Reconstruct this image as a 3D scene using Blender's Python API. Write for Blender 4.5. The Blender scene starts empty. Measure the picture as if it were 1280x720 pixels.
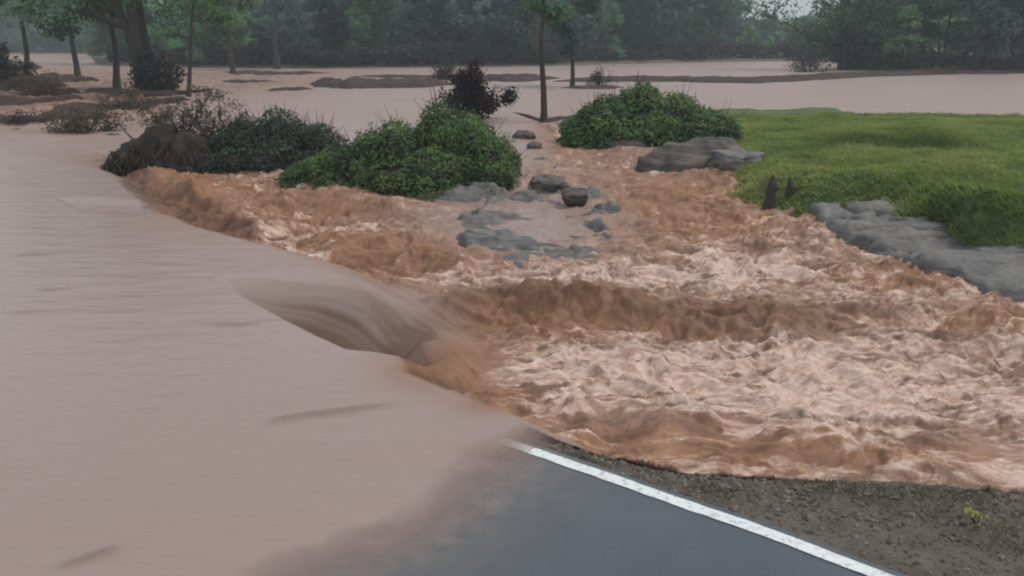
import bpy, math, random
import numpy as np
from mathutils import Vector

# ------------------------------------------------------------------ camera, sky, sun, exposure
SC = bpy.context.scene
COL = SC.collection
CAM_H, HORIZON, FPX = 2.5, 55.0, 1108.5            # metres above the road, horizon row and focal length of the 1280 px photo
PITCH = math.atan((360 - HORIZON) / FPX)
cam_d = bpy.data.cameras.new('camera')
cam_d.sensor_width = 36.0
cam_d.lens = 36.0 * FPX / 1280
cam_d.clip_start, cam_d.clip_end = 0.1, 4000
cam = bpy.data.objects.new('camera', cam_d)
COL.objects.link(cam)
cam.location = (0, 0, CAM_H)
cam.rotation_euler = (math.pi / 2 - PITCH, 0, 0)
SC.camera = cam

SUN_EL, SUN_AZ = math.radians(56), math.radians(68)     # azimuth from +Y towards +X
world = bpy.data.worlds.new('World')
SC.world = world
world.use_nodes = True
nt = world.node_tree
bg = nt.nodes['Background']
sky = nt.nodes.new('ShaderNodeTexSky')
sky.sky_type = 'NISHITA'
sky.sun_disc = False
sky.sun_elevation, sky.sun_rotation = SUN_EL, SUN_AZ
sky.dust_density, sky.air_density, sky.ozone_density = 3.0, 1.0, 1.0
cl = nt.nodes.new('ShaderNodeTexNoise')                  # even overcast with faint cloud relief
cl.inputs['Scale'].default_value = 2.2
cl.inputs['Detail'].default_value = 5
tcw = nt.nodes.new('ShaderNodeTexCoord')
nt.links.new(tcw.outputs['Generated'], cl.inputs['Vector'])
rampw = nt.nodes.new('ShaderNodeMix'); rampw.data_type = 'RGBA'
rampw.inputs['A'].default_value = (5.2, 5.9, 6.1, 1)
rampw.inputs['B'].default_value = (7.2, 7.8, 7.7, 1)
nt.links.new(cl.outputs['Fac'], rampw.inputs['Factor'])
mixw = nt.nodes.new('ShaderNodeMix'); mixw.data_type = 'RGBA'
mixw.inputs['Factor'].default_value = 0.85
nt.links.new(sky.outputs['Color'], mixw.inputs['A'])
nt.links.new(rampw.outputs['Result'], mixw.inputs['B'])
nt.links.new(mixw.outputs['Result'], bg.inputs['Color'])
bg.inputs['Strength'].default_value = 0.1

sun_d = bpy.data.lights.new('sun', 'SUN')
sun_d.energy, sun_d.angle, sun_d.color = 1.5, math.radians(14), (1, 0.96, 0.9)
sun = bpy.data.objects.new('sun', sun_d)
COL.objects.link(sun)
sdir = Vector((math.sin(SUN_AZ) * math.cos(SUN_EL), math.cos(SUN_AZ) * math.cos(SUN_EL), math.sin(SUN_EL)))
sun.rotation_euler = sdir.to_track_quat('Z', 'Y').to_euler()
sun.location = (0, 60, 80)

SC.view_settings.view_transform = 'Standard'
SC.view_settings.look = 'None'
SC.view_settings.gamma = 1
SC.view_settings.exposure = 0.12
SC.cycles.filter_width = 2.0
SC.cycles.transparent_max_bounces = 16

RNG = np.random.default_rng(7)
random.seed(7)

# ------------------------------------------------------------------ helpers
def at(px, py, z=0.0):
    """the point at height z that the photograph's pixel looks at"""
    cp, sp = math.cos(PITCH), math.sin(PITCH)
    u, v = px - 640, 360 - py
    d = (u, FPX * cp + v * sp, -FPX * sp + v * cp)
    t = (z - CAM_H) / d[2]
    return Vector((d[0] * t, d[1] * t, z))

def to_px(x, y, z):
    cp, sp = math.cos(PITCH), math.sin(PITCH)
    zz = z - CAM_H
    f = y * cp - zz * sp
    v = y * sp + zz * cp
    f = np.maximum(f, 0.05)
    return 640 + FPX * x / f, 360 - FPX * v / f

def at_dist(px, y, z=0.0):
    """a point at ground distance y below the pixel column px"""
    cp, sp = math.cos(PITCH), math.sin(PITCH)
    f = y * cp - (z - CAM_H) * sp
    return Vector(((px - 640) * f / FPX, y, z))

def pts(lst, z=0.0):
    return np.array([at(a, b, z)[:2] for a, b in lst])

def sstep(e0, e1, x):
    t = np.clip((x - e0) / (e1 - e0), 0, 1)
    return t * t * (3 - 2 * t)

def _hash(ix, iy, seed):
    h = (ix.astype(np.int64) * 374761393 + iy.astype(np.int64) * 668265263 + seed * 2246822519) & 0xffffffff
    h = ((h ^ (h >> 13)) * 1274126177) & 0xffffffff
    return ((h ^ (h >> 16)) & 0xffffffff) / 4294967296.0

def pn(x, y, seed=0):
    x = np.asarray(x, float); y = np.asarray(y, float)
    ix = np.floor(x); iy = np.floor(y)
    fx = x - ix; fy = y - iy
    ux = fx * fx * fx * (fx * (fx * 6 - 15) + 10); uy = fy * fy * fy * (fy * (fy * 6 - 15) + 10)
    def g(dx, dy):
        a = _hash(ix + dx, iy + dy, seed) * 2 * np.pi
        return np.cos(a) * (fx - dx) + np.sin(a) * (fy - dy)
    n0 = g(0, 0) * (1 - ux) + g(1, 0) * ux
    n1 = g(0, 1) * (1 - ux) + g(1, 1) * ux
    return (n0 * (1 - uy) + n1 * uy) * 1.4

def fbm(x, y, octv=4, seed=0, gain=0.5, lac=2.03):
    s = 0; a = 1; t = 0
    for k in range(octv):
        s = s + a * pn(x, y, seed + k * 17); t += a
        a *= gain; x = x * lac + 3.1; y = y * lac + 1.7
    return s / t

def ridged(x, y, octv=4, seed=0, gain=0.5, lac=2.1):
    s = 0; a = 1; t = 0
    for k in range(octv):
        r = 1 - np.abs(pn(x, y, seed + k * 31)) * 1.7
        s = s + a * r * np.abs(r); t += a
        a *= gain; x = x * lac + 5.3; y = y * lac + 2.9
    return s / t

def noise3(p, sc, seed=0, octv=4):
    return (fbm(p[:, 0] * sc + 7, p[:, 1] * sc, octv, seed) + fbm(p[:, 1] * sc + 3, p[:, 2] * sc + 11, octv, seed + 5)
            + fbm(p[:, 2] * sc, p[:, 0] * sc + 23, octv, seed + 9)) / 1.9

def seg_dist(X, Y, poly):
    """distance to a polyline, arc length of the nearest point, its segment and position in it"""
    best = np.full(X.shape, 1e9); arc = np.zeros(X.shape); param = np.zeros(X.shape)
    L = 0
    for i in range(len(poly) - 1):
        ax, ay = poly[i]; bx, by = poly[i + 1]
        dx, dy = bx - ax, by - ay
        ll = dx * dx + dy * dy
        t = np.clip(((X - ax) * dx + (Y - ay) * dy) / ll, 0, 1)
        d = np.hypot(X - ax - t * dx, Y - ay - t * dy)
        m = d < best
        best[m] = d[m]; arc[m] = L + t[m] * math.sqrt(ll); param[m] = i + t[m]
        L += math.sqrt(ll)
    return best, arc, param

def inside(X, Y, poly):
    r = np.zeros(X.shape, bool)
    n = len(poly); j = n - 1
    for i in range(n):
        xi, yi = poly[i]; xj, yj = poly[j]
        if abs(yj - yi) > 1e-12:
            r ^= ((yi > Y) != (yj > Y)) & (X < (xj - xi) * (Y - yi) / (yj - yi) + xi)
        j = i
    return r

def signed(X, Y, poly):
    d, _, _ = seg_dist(X, Y, np.vstack([poly, poly[:1]]))
    return np.where(inside(X, Y, poly), d, -d)

def mesh_np(name, V, F, mat, attrs=None, smooth=True, parent=None, loc=None):
    me = bpy.data.meshes.new(name)
    V = np.asarray(V, np.float32); F = np.asarray(F, np.int32)
    k = F.shape[1]
    me.vertices.add(len(V)); me.vertices.foreach_set('co', V.ravel())
    me.loops.add(F.size); me.loops.foreach_set('vertex_index', F.ravel())
    me.polygons.add(len(F))
    me.polygons.foreach_set('loop_start', np.arange(0, F.size, k, dtype=np.int32))
    me.polygons.foreach_set('use_smooth', np.full(len(F), smooth, bool))
    for a, val in (attrs or {}).items():
        at_ = me.attributes.new(a, 'FLOAT', 'POINT')
        at_.data.foreach_set('value', np.asarray(val, np.float32).ravel())
    me.update(calc_edges=True)
    me.validate()
    if mat: me.materials.append(mat)
    o = bpy.data.objects.new(name, me)
    COL.objects.link(o)
    if parent: o.parent = parent
    if loc is not None: o.location = loc
    return o

def grid_faces(nr, nc):
    i = np.arange(nr - 1)[:, None] * nc + np.arange(nc - 1)[None, :]
    i = i.ravel()
    return np.stack([i, i + 1, i + nc + 1, i + nc], 1)

def compact(V, F, attrs):
    used = np.zeros(len(V), bool); used[F.ravel()] = True
    idx = np.cumsum(used) - 1
    return V[used], idx[F], {k: v[used] for k, v in attrs.items()}

def tag(o, label=None, cat=None, group=None, kind=None):
    if label: o['label'] = label
    if cat: o['category'] = cat
    if group: o['group'] = group
    if kind: o['kind'] = kind
    return o

def thing(name, label, cat, loc=(0, 0, 0), group=None):
    o = bpy.data.objects.new(name, None)
    o.empty_display_size = 0.3
    COL.objects.link(o); o.location = loc
    return tag(o, label, cat, group)

def dup(root, loc, rotz=0.0, scale=(1, 1, 1), label=None, group=None):
    r = root.copy(); COL.objects.link(r)
    r.location = loc; r.rotation_euler = (0, 0, rotz); r.scale = scale
    if label: r['label'] = label
    if group: r['group'] = group
    for ch in list(root.children):
        c = ch.copy(); COL.objects.link(c); c.parent = r
    return r

# ------------------------------------------------------------------ materials
def new_mat(name):
    m = bpy.data.materials.new(name); m.use_nodes = True
    n = m.node_tree
    return m, n, n.nodes['Principled BSDF'], n.nodes['Material Output']

def node(n, typ, **kw):
    x = n.nodes.new(typ)
    for k, v in kw.items():
        if k in x.inputs: x.inputs[k].default_value = v
        else: setattr(x, k, v)
    return x

def noise_node(n, scale, detail=4, rough=0.55, vec=None, distortion=0.0):
    x = node(n, 'ShaderNodeTexNoise', Scale=scale, Detail=detail, Roughness=rough, Distortion=distortion)
    if vec is not None: n.links.new(vec, x.inputs['Vector'])
    return x.outputs['Fac']

def ramp(n, fac, stops):
    r = n.nodes.new('ShaderNodeValToRGB')
    e = r.color_ramp.elements
    while len(e) < len(stops): e.new(0.5)
    for el, (p, c) in zip(e, stops):
        el.position = p
        el.color = (c[0], c[1], c[2], 1) if hasattr(c, '__len__') else (c, c, c, 1)
    n.links.new(fac, r.inputs['Fac'])
    return r.outputs['Color']

def mix(n, fac, a, b):
    x = n.nodes.new('ShaderNodeMix'); x.data_type = 'RGBA'
    for s, v in (('Factor', fac), ('A', a), ('B', b)):
        if hasattr(v, 'is_linked'): n.links.new(v, x.inputs[s])
        elif s == 'Factor': x.inputs[s].default_value = v
        else: x.inputs[s].default_value = (*v, 1)
    return x.outputs['Result']

def math_(n, op, a, b=None, c=None, clamp=False):
    x = n.nodes.new('ShaderNodeMath'); x.operation = op; x.use_clamp = clamp
    for i, v in enumerate((a, b, c)):
        if v is None: continue
        if hasattr(v, 'is_linked'): n.links.new(v, x.inputs[i])
        else: x.inputs[i].default_value = v
    return x.outputs[0]

def attr(n, name):
    a = n.nodes.new('ShaderNodeAttribute'); a.attribute_name = name
    return a.outputs['Fac']

def bump(n, height, strength, dist, bsdf):
    b = node(n, 'ShaderNodeBump', Strength=strength, Distance=dist)
    n.links.new(height, b.inputs['Height'])
    n.links.new(b.outputs['Normal'], bsdf.inputs['Normal'])

def pos(n):
    return n.nodes.new('ShaderNodeNewGeometry').outputs['Position']

def objco(n):
    return n.nodes.new('ShaderNodeTexCoord').outputs['Object']

def mat_water():
    m, n, b, out = new_mat('muddy_water')
    p = pos(n)
    f, t, dep, dk = attr(n, 'foam'), attr(n, 'tone'), attr(n, 'depth'), attr(n, 'bare_and_shade')
    ruf = attr(n, 'ruffle')
    big = noise_node(n, 0.35, 3, 0.5, p)
    calm = mix(n, big, (0.305, 0.212, 0.192), (0.342, 0.252, 0.236))
    brown = mix(n, noise_node(n, 3.0, 4, 0.6, p), (0.165, 0.074, 0.04), (0.40, 0.205, 0.122))
    base = mix(n, t, calm, brown)
    base = mix(n, dk, base, (0.115, 0.062, 0.042))  # dark brown of bare water, also painted shade on faces and in troughs
    fine = noise_node(n, 22, 6, 0.65, p, 0.6)
    ff = math_(n, 'ADD', f, math_(n, 'MULTIPLY', math_(n, 'SUBTRACT', fine, 0.5), 0.9))
    ff = ramp(n, ff, [(0.28, 0.0), (0.5, 0.4), (0.8, 1.0)])
    ff = math_(n, 'MULTIPLY', ff, math_(n, 'MULTIPLY', f, 4.0, clamp=True))
    mf = node(n, 'ShaderNodeMapping'); mf.inputs['Scale'].default_value = (1.0, 2.6, 1); mf.inputs['Rotation'].default_value = (0, 0, .25)
    n.links.new(p, mf.inputs['Vector'])
    lace = ramp(n, noise_node(n, 5.5, 7, 0.68, mf.outputs['Vector'], 0.8), [(0.36, 0.0), (0.6, 1.0)])
    foamc = mix(n, lace, (0.45, 0.275, 0.21), (0.70, 0.52, 0.455))
    col = mix(n, ff, base, foamc)
    n.links.new(col, b.inputs['Base Color'])
    rr = math_(n, 'ADD', math_(n, 'MULTIPLY_ADD', ff, 0.3, 0.24), math_(n, 'MULTIPLY_ADD', ruf, 0.26, math_(n, 'MULTIPLY_ADD', dk, 0.25, math_(n, 'MULTIPLY', t, 0.28))))
    n.links.new(rr, b.inputs['Roughness'])
    b.inputs['IOR'].default_value = 1.33
    b.inputs['Specular IOR Level'].default_value = 0.4
    mp = node(n, 'ShaderNodeMapping'); mp.inputs['Scale'].default_value = (0.55, 1.6, 1)
    n.links.new(p, mp.inputs['Vector'])
    rip = math_(n, 'ADD', noise_node(n, 2.2, 5, 0.6, mp.outputs['Vector']), math_(n, 'MULTIPLY', ff, math_(n, 'MULTIPLY', fine, 0.4)))
    bump(n, rip, 0.5, 0.05, b)
    tr = n.nodes.new('ShaderNodeBsdfTransparent')
    ms = n.nodes.new('ShaderNodeMixShader')
    n.links.new(dep, ms.inputs['Fac'])
    n.links.new(tr.outputs[0], ms.inputs[1]); n.links.new(b.outputs[0], ms.inputs[2])
    n.links.new(ms.outputs[0], out.inputs['Surface'])
    return m

def mat_asphalt():
    m, n, b, out = new_mat('wet_asphalt')
    p = pos(n)
    agg = noise_node(n, 190, 3, 0.7, p)
    silt = attr(n, 'silt')
    wear = noise_node(n, 1.3, 5, 0.6, p)
    c = mix(n, ramp(n, agg, [(0.35, 0.0), (0.7, 1.0)]), (0.034, 0.044, 0.060), (0.088, 0.105, 0.132))
    c = mix(n, math_(n, 'MULTIPLY', ramp(n, wear, [(0.4, 0.0), (0.7, 1.0)]), 0.35), c, (0.115, 0.128, 0.145))
    sn = math_(n, 'MULTIPLY', silt, ramp(n, noise_node(n, 7, 6, 0.7, p), [(0.3, 0.25), (0.65, 1.0)]))
    c = mix(n, sn, c, (0.27, 0.195, 0.165))
    vor = n.nodes.new('ShaderNodeTexVoronoi'); vor.feature = 'DISTANCE_TO_EDGE'; vor.inputs['Scale'].default_value = 0.9
    wp = n.nodes.new('ShaderNodeVectorMath'); wp.operation = 'ADD'
    wn = n.nodes.new('ShaderNodeTexNoise'); wn.inputs['Scale'].default_value = 3.0; n.links.new(p, wn.inputs['Vector'])
    n.links.new(p, wp.inputs[0]); n.links.new(wn.outputs['Color'], wp.inputs[1]); n.links.new(wp.outputs[0], vor.inputs['Vector'])
    crk = math_(n, 'MULTIPLY', ramp(n, vor.outputs['Distance'], [(0.0, 1.0), (0.008, 0.0)]), ramp(n, wear, [(0.5, 0.0), (0.6, 0.7)]))
    c = mix(n, crk, c, (0.025, 0.025, 0.027))
    n.links.new(c, b.inputs['Base Color'])
    n.links.new(math_(n, 'MULTIPLY_ADD', wear, 0.3, 0.2), b.inputs['Roughness'])
    bump(n, agg, 0.35, 0.006, b)
    return m

def mat_paint():
    m, n, b, out = new_mat('worn_white_paint')
    p = pos(n)
    w = noise_node(n, 28, 6, 0.7, p)
    c = mix(n, ramp(n, w, [(0.32, 1.0), (0.48, 0.0)]), (0.74, 0.75, 0.77), (0.33, 0.34, 0.35))
    n.links.new(c, b.inputs['Base Color']); b.inputs['Roughness'].default_value = 0.45
    bump(n, noise_node(n, 200, 2, 0.6, p), 0.3, 0.004, b)
    return m

def mat_earth(name, c0, c1, scale=3.0, rough=0.8, bs=0.6, bd=0.05):
    m, n, b, out = new_mat(name)
    p = pos(n)
    a = noise_node(n, scale, 8, 0.65, p)
    c = mix(n, ramp(n, a, [(0.3, 0.0), (0.7, 1.0)]), c0, c1)
    n.links.new(c, b.inputs['Base Color'])
    b.inputs['Roughness'].default_value = rough
    bump(n, noise_node(n, scale * 4, 6, 0.7, p), bs, bd, b)
    return m

def mat_tint(name, c0, c1, c2, rough=0.6, transl=0.25, spec=0.3, vary=0.0):
    """leaf colour that varies from leaf to leaf by the 'tint' attribute"""
    m, n, b, out = new_mat(name)
    c = ramp(n, attr(n, 'tint'), [(0.0, c0), (0.5, c1), (1.0, c2)])
    if vary:                                             # each tree its own shade of green
        oi = n.nodes.new('ShaderNodeObjectInfo')
        hs = n.nodes.new('ShaderNodeHueSaturation')
        n.links.new(math_(n, 'MULTIPLY_ADD', oi.outputs['Random'], vary, 1 - vary * .4), hs.inputs['Value'])
        n.links.new(math_(n, 'MULTIPLY_ADD', oi.outputs['Random'], .05, .485), hs.inputs['Hue'])
        n.links.new(c, hs.inputs['Color']); c = hs.outputs['Color']
    n.links.new(c, b.inputs['Base Color'])
    b.inputs['Roughness'].default_value = rough
    b.inputs['Specular IOR Level'].default_value = spec
    if transl > 0:
        t = n.nodes.new('ShaderNodeBsdfTranslucent'); n.links.new(c, t.inputs['Color'])
        ms = n.nodes.new('ShaderNodeMixShader'); ms.inputs['Fac'].default_value = transl
        n.links.new(b.outputs[0], ms.inputs[1]); n.links.new(t.outputs[0], ms.inputs[2])
        n.links.new(ms.outputs[0], out.inputs['Surface'])
    return m

def mat_rock(name, c0, c1, rough=0.45):
    m, n, b, out = new_mat(name)
    p = pos(n)
    a = noise_node(n, 1.8, 8, 0.65, p)
    mp = node(n, 'ShaderNodeMapping'); mp.inputs['Scale'].default_value = (0.6, 0.6, 6)
    n.links.new(p, mp.inputs['Vector'])
    strat = noise_node(n, 2.5, 5, 0.6, mp.outputs['Vector'])
    c = mix(n, ramp(n, a, [(0.3, 0.0), (0.68, 1.0)]), c0, c1)
    c = mix(n, math_(n, 'MULTIPLY', ramp(n, strat, [(0.45, 0.0), (0.62, 1.0)]), 0.5), c, (c0[0] * .8, c0[1] * .8, c0[2] * .8))
    mud = ramp(n, noise_node(n, 0.9, 4, 0.6, p), [(0.5, 0.0), (0.7, 0.5)])
    c = mix(n, mud, c, (0.22, 0.155, 0.128))
    n.links.new(c, b.inputs['Base Color'])
    n.links.new(math_(n, 'MULTIPLY_ADD', a, 0.4, rough - 0.2), b.inputs['Roughness'])
    bump(n, math_(n, 'ADD', noise_node(n, 9, 8, 0.7, p), strat), 0.7, 0.05, b)
    return m

def mat_bark(name, c0, c1):
    m, n, b, out = new_mat(name)
    o = objco(n)
    mp = node(n, 'ShaderNodeMapping'); mp.inputs['Scale'].default_value = (6, 6, 1.2)
    n.links.new(o, mp.inputs['Vector'])
    a = noise_node(n, 2.0, 6, 0.65, mp.outputs['Vector'])
    n.links.new(mix(n, a, c0, c1), b.inputs['Base Color'])
    b.inputs['Roughness'].default_value = 0.8
    bump(n, a, 0.8, 0.03, b)
    return m

M_WATER, M_ASPH, M_PAINT = mat_water(), mat_asphalt(), mat_paint()
M_GRAVELBED = mat_earth('shoulder_earth', (0.055, 0.043, 0.034), (0.13, 0.107, 0.086), 5, 0.75, 0.8, 0.02)
M_SOIL = mat_earth('wet_soil', (0.018, 0.012, 0.009), (0.058, 0.038, 0.028), 4, 0.8, 1.0, 0.08)
M_MUD = mat_earth('brown_mud', (0.03, 0.018, 0.016), (0.09, 0.054, 0.048), 1.2, 0.75, 0.8, 0.12)
M_MUD.node_tree.nodes['Principled BSDF'].inputs['Specular IOR Level'].default_value = 0.15
M_GROUND = mat_earth('river_bed', (0.09, 0.06, 0.045), (0.16, 0.12, 0.09), 0.5, 0.8, 0.5, 0.2)
M_BANK = mat_earth('bank_soil', (0.045, 0.06, 0.022), (0.10, 0.14, 0.045), 3, 0.85)
M_GRASS = mat_tint('grass_blades', (0.08, 0.125, 0.035), (0.25, 0.31, 0.09), (0.38, 0.40, 0.145), 0.6, 0.5)
M_VINE = mat_tint('vine_leaves', (0.028, 0.055, 0.024), (0.092, 0.16, 0.055), (0.22, 0.30, 0.09), 0.6, 0.35)
M_VINE_DULL = mat_tint('dull_leaves', (0.025, 0.035, 0.028), (0.045, 0.07, 0.05), (0.07, 0.11, 0.065), 0.6, 0.2)
M_DRY = mat_tint('dry_leaves', (0.045, 0.032, 0.024), (0.11, 0.085, 0.06), (0.2, 0.165, 0.12), 0.75, 0.15)
M_PURPLE = mat_tint('dark_twig_leaves', (0.018, 0.011, 0.014), (0.035, 0.02, 0.025), (0.06, 0.035, 0.035), 0.7, 0.1)
M_TREEG = mat_tint('tree_leaves', (0.055, 0.100, 0.055), (0.100, 0.173, 0.091), (0.182, 0.282, 0.137), 0.6, 0.3, vary=1.0)
M_TREEB = mat_tint('tree_leaves_bluish', (0.055, 0.082, 0.077), (0.091, 0.131, 0.118), (0.137, 0.191, 0.164), 0.6, 0.25, vary=1.0)
M_TREEP = mat_tint('tree_leaves_pale', (0.100, 0.164, 0.082), (0.182, 0.291, 0.146), (0.309, 0.419, 0.218), 0.6, 0.35, vary=1.0)
M_SCRUB = mat_tint('scrub_leaves', (0.03, 0.027, 0.025), (0.06, 0.05, 0.045), (0.09, 0.08, 0.065), 0.7, 0.15)
M_BARK = mat_bark('dark_bark', (0.03, 0.022, 0.018), (0.075, 0.058, 0.048))
M_DEAD = mat_bark('dead_wood', (0.07, 0.052, 0.04), (0.17, 0.135, 0.105))
M_ROCK = mat_rock('wet_grey_rock', (0.065, 0.06, 0.062), (0.215, 0.20, 0.20), 0.5)
M_ROCKD = mat_rock('dark_wet_rock', (0.045, 0.037, 0.033), (0.12, 0.10, 0.09), 0.65)
M_STONE = mat_tint('gravel_stones', (0.07, 0.055, 0.045), (0.12, 0.098, 0.082), (0.22, 0.195, 0.175), 0.6, 0)

# ------------------------------------------------------------------ layout curves
LIP_PX = [(20, 186), (95, 200), (140, 222), (178, 256), (240, 283), (312, 302), (352, 314), (400, 330), (445, 358), (472, 390), (486, 418),
          (490, 440), (503, 466), (560, 488), (620, 512), (700, 551)]
LIP_W = [1.2, 1.0, .7, .7, .7, .8, 1.2, 1.5, 1.4, 1.2, .9, .55, .45, .45, .5, .5]
LIP_SMOOTH = [0, 0, .1, .2, .2, .2, .4, .8, .9, .8, .5, .2, 0, 0, 0, 0]
LIP_DARK = [0, .2, .6, .8, .9, .8, .3, .12, .2, .5, .8, 1, .9, .4, .2]       # darkness of the glassy fall, its shade put into the colour
EDGE_PX = [(700, 551), (750, 567), (850, 591), (1000, 601), (1130, 606), (1300, 618), (1500, 640), (2600, 800)]
LIP, EDGE = pts(LIP_PX), pts(EDGE_PX)
BACK = pts([(2600, 400), (1500, 270), (1320, 240), (1115, 212), (1000, 210), (930, 203), (840, 188), (770, 170), (720, 156), (705, 146), (640, 146), (645, 165),
            (640, 205), (420, 192), (270, 186), (150, 190), (60, 184)])
RAPID = np.vstack([LIP, EDGE[1:], BACK])
FILM = pts([(330, 800), (430, 735), (540, 690), (612, 645), (655, 604), (676, 578), (695, 560), (712, 549), (745, 545)])

A_, B_ = at(1072, 721), at(646, 555.5)
LDIR = (B_ - A_).normalized()                       # along the painted line, away from the camera
LNOR = Vector((LDIR.y, -LDIR.x, 0))                 # to the right of it, over the shoulder
if LNOR.x < 0: LNOR = -LNOR

def film_side(X, Y):
    """metres from the water's edge on the tarmac: positive on the dry side"""
    d, _, prm = seg_dist(X, Y, FILM)
    i = np.clip(prm.astype(int), 0, len(FILM) - 2)
    a, b = FILM[i], FILM[i + 1]
    cr = (b[..., 0] - a[..., 0]) * (Y - a[..., 1]) - (b[..., 1] - a[..., 1]) * (X - a[..., 0])
    return np.where(cr < 0, d, -d)

def road_z(X, Y):
    e = film_side(X, Y)
    return np.clip(e * 0.034, -0.14, 0.05) + 0.006 * fbm(X * 1.4, Y * 1.4, 4, 3) + .0025 * fbm(X * 7, Y * 7, 3, 9)

# ------------------------------------------------------------------ ground, far banks
BANK_PX = [(-400, 70), (-60, 68), (20, 66), (108, 67), (122, 82), (250, 85), (400, 86), (560, 84), (700, 82), (850, 78), (1000, 76), (1046, 78), (1058, 87),
           (1150, 90), (1290, 91), (1700, 92)]
_bt, _bd = [], []
for a, b in BANK_PX:
    q = at(a, b)
    _bt.append(q.x / q.y); _bd.append(q.y)
def bank_y(X, Y):
    return np.interp(X / np.maximum(Y, 1), _bt, _bd)

def ground():
    ys = np.concatenate([np.linspace(-30, 40, 15), np.linspace(44, 320, 120), np.linspace(340, 1500, 25)])
    us = np.linspace(-1, 1, 161)
    Y, U = np.meshgrid(ys, us, indexing='ij')
    X = U * (np.maximum(Y, 0) * 0.85 + 45)
    over = Y - bank_y(X, Y)
    Z = -2.2 + 2.2 * sstep(-6, -0.5, over) * (Y > 40) + np.where(Y > 40, 0.5 * sstep(-1, 2, over) + 0.012 * np.clip(over, 0, 400), 0)
    Z += 0.25 * pn(X * 0.15, Y * 0.15, 4) * sstep(-2, 3, over) * (Y > 40)
    V = np.stack([X.ravel(), Y.ravel(), Z.ravel()], 1)
    tag(mesh_np('ground', V, grid_faces(*X.shape), M_GROUND), kind='structure')
ground()

# ------------------------------------------------------------------ flood water and rapids
# crests of the larger standing waves: photo points, height, half width
CRESTS = [([(168, 226), (215, 243), (262, 268), (300, 288), (326, 298)], .30, .30), ([(508, 466), (560, 486), (615, 506)], .12, .14), ([(500, 396), (560, 380), (640, 366), (720, 368), (800, 384), (880, 390), (960, 392), (1010, 398)], 0.30, 0.38),
          ([(1040, 396), (1085, 378), (1130, 392)], 0.16, 0.3), ([(1150, 385), (1210, 378), (1290, 400)], 0.17, 0.3),
          ([(1180, 430), (1240, 420), (1300, 430)], 0.14, 0.25),
          ([(700, 520), (760, 512), (830, 522), (900, 534)], 0.13, 0.18), ([(492, 448), (540, 445), (590, 462), (612, 470)], 0.15, 0.2),
          ([(930, 560), (1010, 566), (1100, 580)], 0.10, 0.16), ([(640, 470), (760, 455), (900, 452)], 0.08, 0.3),
          ([(900, 318), (1000, 312), (1090, 338), (1210, 352)], 0.15, 0.4), ([(760, 300), (860, 322), (960, 345)], 0.10, 0.4),
          ([(390, 312), (470, 300), (560, 318), (620, 336)], 0.14, 0.4), ([(300, 232), (390, 244), (470, 262), (510, 276)], 0.16, 0.4),
          ([(770, 235), (830, 255), (880, 285)], 0.09, 0.5), ([(690, 195), (760, 205), (810, 222)], 0.07, 0.5),
          ([(400, 340), (440, 352), (480, 368)], 0.10, 0.3)]
# patches of foam (+) and of bare brown water (-): photo centre, half sizes, amount
FOAM = [(800, 342, 240, 20, .38), (560, 388, 75, 9, .35), (900, 470, 330, 42, .40), (1090, 510, 140, 45, .30), (700, 465, 90, 25, .3), (460, 335, 60, 14, .15),
        (1010, 345, 90, 16, .3), (330, 300, 40, 10, .4), (300, 270, 14, 20, .35), (430, 290, 50, 9, .3), (1230, 370, 60, 12, .15), (390, 322, 40, 12, .4), (650, 280, 110, 36, -.15),
        (720, 405, 240, 22, -.50), (1000, 404, 70, 14, -.45), (545, 458, 52, 22, -.65), (800, 533, 110, 11, -.42), (990, 572, 150, 9, -.30),
        (860, 566, 230, 15, -.32), (620, 500, 50, 14, -.4), (1130, 352, 110, 16, -.42), (225, 255, 75, 40, -.75), (450, 315, 95, 26, -.33), (380, 258, 110, 22, -.30), (830, 240, 170, 75, -.22), (860, 275, 150, 36, -.1),
        (1245, 408, 60, 20, -.32), (700, 185, 80, 22, -.22), (390, 395, 95, 48, -1.1), (450, 405, 48, 34, -1.0), (480, 408, 26, 34, -1.0), (1240, 560, 60, 50, -.25), (780, 330, 90, 8, -.2), (600, 330, 90, 14, -.25)]
TONE = [(545, 458, 70, 30, 1.0), (620, 505, 60, 16, .7), (860, 562, 230, 22, .7), (720, 405, 260, 24, .45), (1130, 350, 120, 20, .55), (245, 258, 80, 36, .6), (470, 320, 130, 34, .55),
        (850, 270, 150, 50, .45), (1000, 575, 150, 14, .55), (1240, 405, 80, 24, .35), (380, 258, 110, 24, .45), (655, 280, 120, 40, -.55), (490, 228, 90, 16, -.4), (380, 390, 95, 46, -.35), (130, 248, 60, 22, -.5)]
# hollows cut back into the sheet: photo points of the near edge, depth and width (m) along it
NOTCH = [([(262, 349), (300, 370), (350, 397), (395, 420), (432, 436), (470, 440), (500, 446)], [.0, .16, .36, .52, .6, .4, .0], [.5, 1.3, 1.9, 2.0, 1.8, 1.3, .9], .9),
         ([(62, 248), (100, 262), (140, 268), (186, 268)], [0, .16, .24, .05], [.5, 1.2, 1.3, .8], .55),
         ([(40, 190), (80, 203), (125, 211), (150, 214)], [0, .12, .2, .1], [.6, 1.5, 1.6, 1.0], .45)]
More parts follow.
